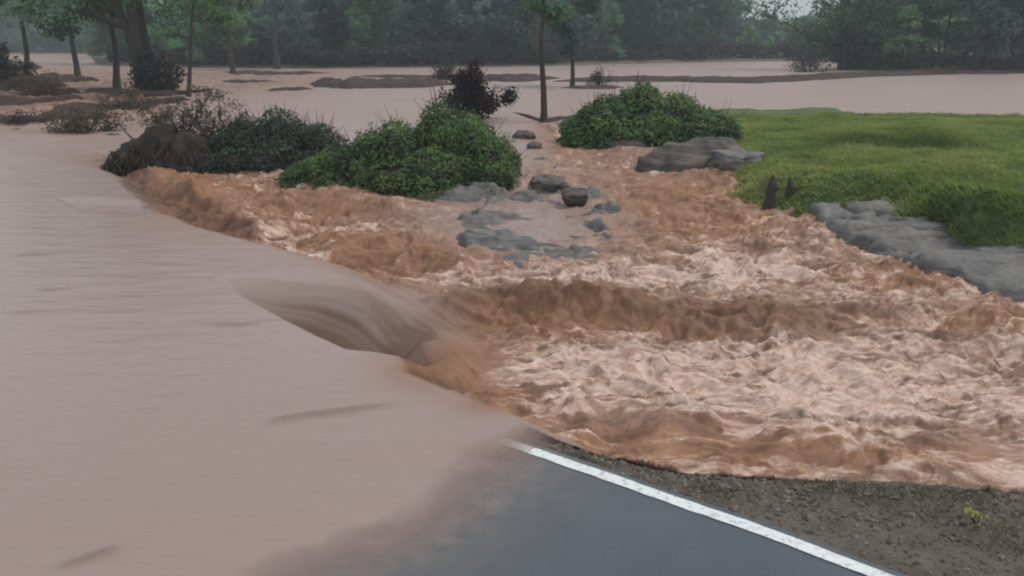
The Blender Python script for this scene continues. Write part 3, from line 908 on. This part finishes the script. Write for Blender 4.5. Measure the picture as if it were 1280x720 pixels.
def mounds():
    b = at(530, 232, -.35); s = b.y * 1.03 / FPX           # metres per photo pixel there
    def e(cx, top, rx, bot=236, ry=1.2, dy=0.0):
        h = (bot - top) * s * .84
        return ((( cx - 530) * s, dy, 0.0), (rx * s, ry, h * 1.0))
    E = [e(552, 126, 50, ry=1.3, dy=.5), e(580, 142, 52, ry=1.3, dy=.3), e(500, 150, 46, ry=1.2, dy=.2), e(466, 160, 30, ry=.9, dy=.2), e(606, 164, 46, ry=1.1, dy=.2), e(446, 180, 54, ry=1.1, dy=.2), e(395, 190, 46, 222, ry=.9, dy=.2), e(540, 178, 84, ry=1.1, dy=-.5),
         e(612, 196, 40, ry=.9, dy=-.35), e(420, 186, 42, 226, ry=1.0, dy=.1), e(478, 184, 55, 225, ry=.9, dy=-.1)]
    vine_mound('vine_mound', 'bright green vine covered mound at the fork of the rapids', 'mound', b, E, 62000, .062, M_VINE, .05, twigs=160)
    b2 = at(340, 208, -.2); s2 = b2.y * 1.03 / FPX
    def e2(cx, top, rx, bot=212, ry=1.0, dy=0.0): return (((cx - 340) * s2, dy, -.05), (rx * s2, ry, (bot - top) * s2 * .88))
    E2 = [e2(345, 140, 62, ry=1.2, dy=.3), e2(300, 150, 48, ry=1.0, dy=.3), e2(392, 158, 42, ry=1.0, dy=.2), e2(330, 172, 72, ry=.9, dy=-.3), e2(390, 180, 45, ry=.8, dy=-.3)]
    vine_mound('vine_mound', 'dull dark green mound of creepers left of the bright green one', 'mound', b2, E2, 32000, .06, M_VINE_DULL, 0, twigs=130)
    b3 = at(800, 176, 0); s3 = b3.y * 1.03 / FPX
    def e3(cx, top, rx, bot=182, ry=1.2, dy=0.0): return (((cx - 800) * s3, dy, -.1), (rx * s3, ry, (bot - top) * s3 * .88))
    E3 = [e3(800, 107, 52, ry=1.6, dy=.6), e3(760, 122, 46, ry=1.3, dy=.3), e3(845, 122, 46, ry=1.4, dy=.5), e3(740, 140, 40, ry=1.1), e3(880, 138, 44, ry=1.4, dy=.2), e3(800, 138, 80, ry=1.1, dy=-.4), e3(860, 150, 56, ry=1.0, dy=-.4)]
    vine_mound('vine_mound', 'green hump of creepers at the head of the grassy bank', 'mound', b3, E3, 44000, .085, M_VINE, .03, twigs=120)
mounds()

def root_clump():
    b = at(212, 209, -.2); s = b.y * 1.03 / FPX
    root = thing('uprooted_stump', 'dark earthy root clump with bare branches beside the dark mound', 'stump', b)
    def e(cx, top, rx, bot=211, ry=.8, dy=0.0): return (((cx - 212) * s, dy, -.05), (rx * s, ry, (bot - top) * s * .95))
    E = [e(200, 152, 34, ry=.9, dy=.2), e(172, 172, 28), e(236, 160, 36, ry=.9, dy=.1), e(252, 176, 26), e(160, 186, 18)]
    body_mesh(E, M_SOIL, 'root_ball', root, 1.0)
    tb = Tubes()
    for i in range(90):                                     # roots hanging over the face
        c = E[RNG.integers(0, len(E))]
        a = RNG.uniform(-2.9, -.2)
        d = np.array([math.cos(a), math.sin(a) , RNG.uniform(.2, .9)])
        p0 = np.array(c[0]) + d / np.linalg.norm(d) * np.array(c[1]) * 1.08
        p1 = p0 + np.array([RNG.normal(0, .14), -RNG.uniform(.02, .15), -RNG.uniform(.2, .55)])
        tb.add(wander(p0, p1, 6, .03), np.linspace(RNG.uniform(.012, .035), .006, 6), 5)
    tb.build('roots', M_BARK, root)
    tb = Tubes(); ends = []
    for i in range(26):                                     # dead branches thrown up behind it
        x0 = RNG.uniform(-55, 60) * s
        p0 = np.array([x0, RNG.uniform(.1, .7), RNG.uniform(.3, .75)])
        p1 = p0 + np.array([RNG.normal(-.12, .5), RNG.normal(0, .3), RNG.uniform(.15, .95)])
        pa = wander(p0, p1, 7, .05)
        tb.add(pa, np.linspace(RNG.uniform(.018, .04), .008, 7), 5)
        for k in range(3):
            q = pa[RNG.integers(2, 7)]
            q1 = q + RNG.normal(0, .2, 3) + np.array([0, 0, .12])
            tb.add(wander(q, q1, 4, .02), np.linspace(.012, .004, 4), 4)
            ends.append(q1)
    tb.build('branches', M_DEAD, root)
    ends = np.array(ends)
    n = 4200
    P = ends[RNG.integers(0, len(ends), n)] + RNG.normal(0, .07, (n, 3)) * np.array([1.5, 1, .9])
    V, F, A = leaf_mesh(P, RNG.normal(0, 1, (n, 3)), RNG.uniform(.04, .12, n), .45 + .25 * noise3(P, 2, 3, 2) + RNG.normal(0, .15, n), .3)
    lf = mesh_np('dry_foliage', V, F, M_DRY, A, smooth=False, parent=root); lf['kind'] = 'stuff'
root_clump()

def bush(name, label, px, py, wpx, hpx, mat, n, leaf, z=0.0, group=None, twig=34, cat='bush', bark=None):
    b = at(px, py, z); s = b.y * 1.02 / FPX
    root = thing(name, label, cat, b, group)
    W, H = wpx * s / 2, hpx * s
    tb = Tubes(); ends = []
    for i in range(twig):
        a = RNG.uniform(0, 6.28); rr = RNG.random() ** .6
        p1 = np.array([math.cos(a) * W * rr * 1.02, math.sin(a) * W * rr * .8, H * math.sqrt(max(0.04, 1 - rr ** 2 * .9)) * RNG.uniform(.5, 1.18)])
        p0 = np.array([p1[0] * .25, p1[1] * .25, -.1])
        pa = wander(p0, p1, 6, W * .05)
        tb.add(pa, np.linspace(.03, .006, 6) * max(1, W), 5)
        ends += [pa[-1], pa[-2], pa[3]]
    tb.build('stems', bark or M_BARK, root)
    ends = np.array(ends)
    ew = RNG.random(len(ends)) ** 2 + .05
    P = ends[RNG.choice(len(ends), n, p=ew / ew.sum())] + RNG.normal(0, W * .13, (n, 3))
    P[:, 2] = np.abs(P[:, 2])
    V, F, A = leaf_mesh(P, RNG.normal(0, 1, (n, 3)) + P / max(W, .1) * .4, leaf * RNG.uniform(.5, 1.5, n), .45 + .4 * noise3(P, 1.5 / max(W, .3), 7, 2) + RNG.normal(0, .15, n), .5)
    lf = mesh_np('foliage', V, F, mat, A, smooth=False, parent=root); lf['kind'] = 'stuff'
    return root

bush('bush', 'dark purplish brown bush standing in the water behind the bright green mound', 596, 148, 74, 52, M_PURPLE, 9000, .11)
bush('bush', 'dark scrub bush on the mud spit at the left picture edge', 8, 112, 66, 44, M_SCRUB, 4000, .2)
bush('bush', 'dark dense bush at the foot of the thick trunk clump', 200, 117, 62, 40, M_SCRUB, 3600, .22, twig=44)
bush('bush', 'small bare twiggy bush on the far mud bar beside the thin tree', 750, 108, 34, 20, M_SCRUB, 700, .1, twig=22)
bush('bush', 'low dry scrub heaped with flood debris behind the root clump', 105, 166, 92, 16, M_DRY, 1800, .09, bark=M_DEAD, cat='debris')
bush('bush', 'tangle of flood branches on the red mud left of the thick trunk clump', 62, 122, 70, 22, M_DRY, 1200, .12, bark=M_DEAD, cat='debris', twig=50)
bush('bush', 'dark driftwood tangle at the edge of the calm water, left edge', 34, 156, 66, 12, M_SCRUB, 900, .08, bark=M_BARK, cat='debris', twig=40)
bush('bush', 'dry branches caught on the mud between slim tree and root clump', 160, 138, 80, 20, M_DRY, 1300, .1, bark=M_DEAD, cat='debris', twig=50)
bush('bush', 'little bush on the dark mud bar below the pale sky gap', 1008, 90, 44, 22, M_SCRUB, 900, .18, twig=22)
bush('bush', 'small scrub tuft at the right end of the long dark mud bar', 560, 100, 40, 18, M_SCRUB, 900, .16)

# ------------------------------------------------------------------ rocks
def R_(label, px, py, wpx, hpx, z, mat, seed, dep=1.0, rot=0.0, flat=.5, name='rock', cat='rock', sink=.35, group=None, rough=.22):
    b = at(px, py, z); s = b.y * 1.03 / FPX
    w, h = wpx * s / 2, hpx * s
    return rock(name, label, (b.x, b.y + w * dep * .5, z - h * sink), (w, max(w * dep, .12), h), mat, seed, rot, flat, cat, group, rough)

def rock_field(name, label, poly_px, z0, lift, seed, tilt=0.0, cracks=1.0, steps=.42):
    """bedded rock that the water runs over: stepped, cracked, here and there awash"""
    P = pts(poly_px, z0)
    x0, y0 = P.min(0) - .3; x1, y1 = P.max(0) + .3
    X, Y = np.meshgrid(np.arange(x0, x1, .035), np.arange(y0, y1, .045), indexing='ij')
    D = signed(X, Y, P) + .35 * fbm(X * 1.1, Y * 1.1, 3, seed)
    lv = -np.interp(Y, [3, 5, 6.5, 8, 10, 12, 15, 19, 24, 30, 36], [.30, .34, .42, .55, .62, .58, .46, .30, .17, .06, .0])
    a = fbm(X * .8, Y * 1.2, 4, seed + 1) + .35 * fbm(X * .35 + 3, Y * .9, 2, seed + 2)
    st = a * 4.2; k = np.floor(st); step = .5 * (k + sstep(.72, 1, st - k)) / 4.2 + .5 * a + .06 * ridged(X * 1.5, Y * 2.2, 4, seed + 7)
    cr = np.abs(pn(X * .7 + .5 * fbm(X, Y, 2, seed + 3), Y * 1.9 + X * .5, seed + 4))
    Z = lv + lift + steps * step + .05 * fbm(X * 3, Y * 3, 4, seed + 5) - .16 * cracks * sstep(.10, .0, cr) + tilt * D
    Z = Z - .9 * sstep(.25, -.35, D)
    V = np.stack([X.ravel(), Y.ravel(), Z.ravel()], 1)
    F = grid_faces(*X.shape)[:, ::-1]
    keep = (D.ravel() > -.3)[F].any(1)
    v, q, _ = compact(V, F[keep], {})
    c = v.mean(0)
    o = mesh_np(name, v - c, q, M_ROCK, loc=c)
    return tag(o, label, 'rock')
rock_field('rock_ledge', 'pale grey rock ledge awash between the two streams of rapids', [(550, 275), (590, 256), (660, 240), (745, 228), (775, 255), (770, 300), (720, 326), (640, 322), (580, 306)], -.4, -.015, 3, 0, .8)
rock_field('rock_ledge', 'bluish grey rock ledge under the front of the bright green mound', [(405, 214), (470, 206), (560, 214), (650, 224), (640, 244), (560, 250), (480, 244), (420, 234)], -.32, .03, 11)
rock_field('rock_shelf', 'broad grey rock shelf under the steep end of the grassy bank', [(985, 244), (1000, 226), (1120, 215), (1200, 240), (1500, 310), (1520, 376), (1340, 346), (1230, 334), (1150, 318), (1080, 296), (1015, 268)], -.3, .13, 17, .10, 1.1, .2)
R_('dark boulder with a pale top under the dark creeper mound', 352, 215, 84, 20, -.28, M_ROCKD, 13, .7, .1, .5)
R_('long dark grey boulder half buried in the grassy bank', 884, 210, 178, 56, -.12, M_ROCKD, 15, .6, -.12, .9, 'boulder', 'boulder')
R_('pale slab lying against the top of the long dark boulder', 925, 196, 72, 20, .2, M_ROCK, 16, .8, -.2, .5, 'rock_slab')
for (x, y, w, h, sd, lab) in [(668, 184, 18, 12, 23, 'small dark rock at the top of the line of stones beside the green mound'),
                              (676, 207, 26, 18, 25, 'dark brown rock second from the top of the line beside the green mound'),
                              (686, 230, 40, 16, 27, 'wide dark rock third in the line beside the green mound'),
                              (719, 243, 30, 14, 33, 'dark rock lowest in the line beside the green mound, lapped by rapids'),
                              (655, 172, 22, 14, 31, 'dark rock half under the right end of the green mound'),
                              (780, 182, 46, 14, 37, 'low dark rock under the front of the green hump')]:
    R_(lab, x, y, w * 1.4, h * 1.0, -.16 if y > 195 else .02, M_ROCKD, sd, .8, rot=sd, sink=.2)
def stump(label, px, py, hpx, wpx, z):
    b = at(px, py, z); s = b.y * 1.02 / FPX
    root = thing('tree_stump', label, 'stump', b)
    tb = Tubes(); H, W = hpx * s, wpx * s / 2
    tb.add(wander((0, 0, -.3), (W * .4, 0, H), 7, .015), np.array([1.5, 1.2, 1.0, .9, .9, .75, .25]) * W, 9)
    tb.add(wander((W * .5, 0, H * .35), (W * 1.7, -.05, H * .55), 5, .01), np.linspace(W * .45, W * .2, 5), 6)
    tb.build('trunk', M_BARK, root)
stump('taller dark broken stump at the water edge of the grassy bank', 961, 249, 29, 14, -.2)
stump('short dark stump just right of the taller broken stump', 985, 247, 20, 11, -.2)

# dark debris on the calm water, far left
for (x, y, w, h, sd, lab) in [(20, 164, 14, 7, 41, 'small dark lump of debris on calm water at the left edge'),
                              (80, 166, 60, 9, 43, 'long dark floating debris heap left of the root clump'),
                              (140, 170, 20, 9, 45, 'dark rock between the debris heap and the root clump')]:
    R_(lab, x, y, w, h, 0, M_ROCKD, sd, .5, rot=0)

# ------------------------------------------------------------------ mud bars
def mud_bar(line, width, height, seed):
    P = pts(line)
    L = np.linspace(0, len(P) - 1, 90)
    cx = np.interp(L, range(len(P)), P[:, 0]); cy = np.interp(L, range(len(P)), P[:, 1])
    v = np.linspace(-1, 1, 15)
    taper = np.minimum(1, np.minimum(L, len(P) - 1 - L) * 2 + .05)
    LL, VV = np.meshgrid(L, v, indexing='ij')
    X = cx[:, None] + 0 * VV
    wv = width * taper * (1 + .5 * pn(cx * .4, cx * 0, seed))
    Y = cy[:, None] + VV * wv[:, None]
    Z = -.25 + (.55 * height * taper * (1 + .7 * fbm(cx * .8, cx * 0 + 5, 4, seed)) + .25)[:, None] * (1 - VV ** 2) ** .7 + .14 * height * fbm(X * 1.3, Y * 1.3, 4, seed)
    tag(mesh_np('mud_bar', np.stack([X.ravel(), Y.ravel(), Z.ravel()], 1), grid_faces(*X.shape)[:, ::-1], M_MUD), kind='structure')
mud_bar([(385, 105), (430, 108), (500, 107), (570, 106)], 4, .8, 1)
mud_bar([(560, 99), (630, 100), (700, 98)], 4.5, .7, 2)
mud_bar([(690, 102), (790, 100), (860, 101), (930, 102), (1000, 99), (1060, 95), (1160, 92), (1300, 91)], 3.5, .55, 3)
mud_bar([(-80, 104), (-20, 108), (30, 112), (60, 112)], 4, 1.4, 4)
mud_bar([(-20, 150), (20, 153), (62, 155)], 1.2, .4, 5)
mud_bar([(60, 135), (110, 140), (150, 137), (200, 132), (240, 126)], 2.0, .5, 6)
mud_bar([(100, 112), (160, 118), (230, 119), (270, 112)], 3.5, .4, 7)
mud_bar([(330, 113), (360, 113), (395, 112)], 1.5, .3, 8)
mud_bar([(640, 140), (680, 152), (716, 146)], 1.0, .15, 9)
mud_bar([(-60, 84), (0, 86), (40, 88)], 6, 1.5, 12)
mud_bar([(35, 100), (90, 104), (125, 102)], 3, .9, 13)
mud_bar([(-40, 128), (10, 131), (70, 130), (110, 127)], 1.8, .6, 14)
mud_bar([(20, 118), (70, 121), (100, 119)], 1.8, .6, 15)
mud_bar([(270, 90), (340, 93), (420, 92)], 4, .4, 16)
mud_bar([(40, 146), (90, 150), (150, 148)], 1.1, .5, 17)
mud_bar([(430, 96), (520, 97), (580, 95)], 2.5, .35, 18)
mud_bar([(270, 102), (310, 104), (350, 103)], 2, .35, 10)
mud_bar([(700, 110), (745, 110), (780, 109)], 2, .25, 11)

# ------------------------------------------------------------------ nearer trees, each its own
def T(label, px, py, h, **kw):
    return make_tree('tree', label, 'tree', at(px, py, 0), h, **kw)
T('thick dark trunk clump with low leafy crown on the left mud spit', 200, 116, 12.5, r=.55, crown=(4.4, .42, 1), nl=9000, leaf=.24, mat=M_TREEG, stems=3, limbs=9, droop=.25)
T('slim tree left of the thick trunk clump on the mud spit', 146, 112, 11, r=.24, crown=(3.2, .42, 1), nl=5000, leaf=.24, mat=M_TREEG, limbs=9, droop=.2)
T('thin leaning tree with bare lower stem behind the root clump', 234, 122, 10, r=.13, crown=(2.1, .42, 1), nl=3400, leaf=.2, mat=M_TREEP, lean=(1.0, 0), limbs=9)
T('bare lower trunk on the mud spit near the left picture edge', 34, 108, 12, r=.2, crown=(3.2, .5, 1), nl=4200, leaf=.26, mat=M_TREEG, limbs=9)
T('dark slim trunk between the left edge tree and the slim tree', 98, 100, 13, r=.24, crown=(3.4, .48, 1), nl=4200, leaf=.28, mat=M_TREEB, limbs=9)
T('thin upright trunk right of the leaning tree by the mud islets', 292, 93, 14, r=.24, crown=(3.4, .42, 1), nl=4600, leaf=.3, mat=M_TREEP, limbs=9)
T('dark upright trunk above the dull creeper mound on the far bank', 346, 87, 15, r=.34, crown=(4.0, .45, 1), nl=4600, leaf=.34, mat=M_TREEB, limbs=9)
T('lone thin dark trunk rising from the small mud patch by the channel', 679, 152, 6.5, r=.13, crown=(1.6, .5, 1), nl=2600, leaf=.15, mat=M_TREEG, lean=(.25, 0), limbs=8)
T('thin pole-like tree on the far mud bar right of the lone dark trunk', 715, 108, 8.0, r=.16, crown=(2.6, .28, 1), nl=4200, leaf=.22, mat=M_TREEB, limbs=9)
T('big forked green tree on the right end of the mud bar', 1062, 87, 13, r=.6, crown=(6.0, .18, 1), nl=9000, leaf=.36, mat=M_TREEG, stems=3, limbs=10)
T('rounded green tree right of the big forked tree', 1136, 88, 9, r=.4, crown=(3.6, .22, 1), nl=6000, leaf=.34, mat=M_TREEG, limbs=10)
T('slender tree with two stems near the right picture edge', 1216, 90, 12, r=.35, crown=(3.6, .3, 1), nl=6000, leaf=.34, mat=M_TREEB, stems=2, limbs=9)
T('dark trunked tree at the right picture edge', 1262, 90, 12, r=.45, crown=(4.2, .25, 1), nl=6500, leaf=.36, mat=M_TREEB, limbs=10)

# ------------------------------------------------------------------ far rows
PROTO = []
M_TREEB2 = mat_tint('tree_leaves_dark', (0.023, 0.039, 0.039), (0.042, 0.062, 0.058), (0.065, 0.091, 0.081), 0.6, 0.2, vary=1.0)
for k, (mt, cr, lf, nl_) in enumerate([(M_TREEB, (3.6, .12, 1), .46, 3600), (M_TREEB2, (3.0, .15, 1), .42, 3600), (M_TREEB, (2.6, .3, 1), .4, 2600), (M_TREEG, (3.6, .14, 1), .46, 3600),
                                       (M_TREEG, (2.8, .32, 1), .42, 2800), (M_TREEP, (3.4, .2, 1), .44, 3000), (M_TREEP, (2.8, .34, 1), .4, 2400)]):
    PROTO.append(make_tree('tree', 'x', 'tree', (0, 300, 0), 10, r=.24, crown=cr, nl=nl_, leaf=lf, mat=mt, limbs=12, droop=.2))
used = [0] * len(PROTO)
def place(k, loc, sc, label, group):
    rz = RNG.uniform(0, 6.28)
    s = (sc * RNG.uniform(.85, 1.15), sc * RNG.uniform(.85, 1.15), sc * RNG.uniform(.9, 1.15))
    if not used[k]:
        o = PROTO[k]; o.location = loc; o.rotation_euler = (0, 0, rz); o.scale = s
        o['label'] = label; o['group'] = group
    else: dup(PROTO[k], loc, rz, s, label, group)
    used[k] += 1
def gz(x, y):
    return float(0.5 + .012 * max(0, y - float(bank_y(np.array(x), np.array(y)))))
MARKS = [(-50, 'at the left picture edge'), (70, 'beyond the pale open water at far left'), (180, 'behind the thick trunk clump'), (300, 'right of the thin leaning tree'),
         (400, 'above the dark creeper mound'), (500, 'above the low saddle between the mounds'), (600, 'above the dark purplish bush'), (690, 'behind the lone thin trunk'),
         (780, 'above the green hump'), (870, 'just left of the pale sky gap'), (980, 'below the pale sky gap'), (1075, 'behind the big forked tree'),
         (1150, 'behind the rounded green tree'), (1230, 'behind the slender two stemmed tree'), (1330, 'at the right picture edge')]
HUE = {0: 'blue grey', 1: 'dark blue grey', 2: 'thin crowned grey', 3: 'green', 4: 'high crowned green', 5: 'pale green', 6: 'thin pale green'}
ROWN = ['front row bank tree', 'middle row bank tree', 'back row bank tree']
SEEN = set()
def far_rows():
    for row, (off0, off1, step) in enumerate([(1, 6, 27), (9, 24, 30), (34, 80, 32)]):
        px = -90.0
        while px < 1390:
            px += step * RNG.uniform(.6, 1.4)
            if 925 < px < 1055 and row == 1: continue
            d0 = float(np.interp((px - 640) / FPX * 1.0, _bt, _bd))
            y = d0 + RNG.uniform(off0, off1)
            q = at_dist(px, y)
            if px < 330: kk = RNG.choice([3, 4, 0, 3, 1, 5])
            elif px < 905: kk = RNG.choice([0, 1, 0, 1, 2, 2, 3])
            else: kk = RNG.choice([2, 4, 5, 6, 3, 6, 0])
            kk = int(kk)
            mk = min(MARKS, key=lambda m_: abs(m_[0] - px))[1]
            for alt in [kk] + ([3, 0, 4, 5, 1, 2, 6] if px < 330 else [0, 1, 2, 3, 4, 6, 5] if px < 905 else [5, 6, 4, 2, 3, 0, 1]):
                lab = HUE[alt] + ' ' + ROWN[row] + ' ' + mk
                if lab not in SEEN: break
            kk = alt; SEEN.add(lab)
            h_px = RNG.uniform(70, 120) if not (905 < px < 1055) else RNG.uniform(30, 50)
            if row == 0: h_px *= RNG.uniform(.6, 1.15)
            sc = h_px * y / FPX / 10
            place(kk, (q.x, y, gz(q.x, y) - .1), sc, lab, 'trees of the far bank ' + mk)
far_rows()

def scrub(name, rngpx, off, hpx, n, mat, leaf, gaps=()):
    """low undergrowth and the closed wood behind: one mass that nobody could count"""
    px = RNG.uniform(rngpx[0], rngpx[1], n)
    for a, b in gaps: px = px[(px < a) | (px > b)]
    n = len(px)
    d0 = np.interp((px - 640) / FPX, _bt, _bd)
    y = d0 + RNG.uniform(off[0], off[1], n)
    cp, sp = math.cos(PITCH), math.sin(PITCH)
    x = (px - 640) / FPX * (y * cp + CAM_H * sp)
    top = hpx * y / FPX * (.55 + .6 * (fbm(x * .16, y * .1, 3, 15) + .4))
    z = .4 + .012 * (y - d0) + top * RNG.random(n) ** .8
    P = np.stack([x, y, z], 1)
    tint = .45 + .4 * fbm(x * .3, z * .5, 3, 18) + RNG.normal(0, .12, n)
    V, F, A = leaf_mesh(P, RNG.normal(0, 1, (n, 3)) + np.array([0, -.6, .4]), leaf * y / 120 * RNG.uniform(.6, 1.4, n), tint, .6)
    tag(mesh_np(name, V, F, mat, A, smooth=False), kind='stuff')
scrub('undergrowth', (120, 700), (0, 5), 24, 20000, M_SCRUB, .45)
scrub('undergrowth', (-120, 1420), (0, 5), 18, 24000, M_SCRUB, .5, [(20, 115)])
scrub('distant_wood', (-160, 905), (120, 180), 62, 50000, M_TREEB, 1.1)
scrub('distant_wood', (1060, 1450), (100, 160), 58, 20000, M_TREEP, 1.1)
scrub('distant_wood', (890, 1070), (90, 140), 32, 8000, M_TREEB, 1.0)

# ------------------------------------------------------------------ weed on the shoulder
def weed():
    b = at(1222, 655, 0.03)
    root = thing('weed', 'small yellow green weed on the gravel near the lower right corner', 'plant', b)
    tb = Tubes(); P = []
    for i in range(9):
        a = RNG.uniform(0, 6.28)
        p1 = np.array([math.cos(a) * .07, math.sin(a) * .07, RNG.uniform(.04, .10)])
        pa = wander((0, 0, -.01), p1, 4, .005)
        tb.add(pa, np.linspace(.003, .0015, 4), 4); P += [pa[-1], pa[-2], pa[-1] + RNG.normal(0, .015, 3)]
    tb.build('stems', M_VINE and M_BARK, root)
    P = np.array(P); n = len(P)
    V, F, A = leaf_mesh(P, RNG.normal(0, .5, (n, 3)) + np.array([0, 0, 1]), RNG.uniform(.025, .05, n), np.full(n, .8), .5)
    m = mat_tint('weed_leaves', (.12, .14, .03), (.24, .25, .05), (.42, .40, .08), .6, .2)
    mesh_np('leaves', V, F, m, A, smooth=False, parent=root)
weed()

# ------------------------------------------------------------------ haze
def haze():
    import bmesh
    me = bpy.data.meshes.new('haze'); bm = bmesh.new()
    bmesh.ops.create_cube(bm, size=1)
    bm.to_mesh(me); bm.free()
    o = bpy.data.objects.new('haze', me); COL.objects.link(o)
    o.scale = (3200, 1700, 40.0); o.location = (0, 700, 40 / 2 - 3.3)
    m = bpy.data.materials.new('haze'); m.use_nodes = True
    n = m.node_tree; n.nodes.remove(n.nodes['Principled BSDF'])
    v = n.nodes.new('ShaderNodeVolumePrincipled')
    v.inputs['Color'].default_value = (.86, .93, 1.0, 1)
    v.inputs['Density'].default_value = 0.0011
    n.links.new(v.outputs[0], n.nodes['Material Output'].inputs['Volume'])
    me.materials.append(m)
    tag(o, kind='stuff')
haze()
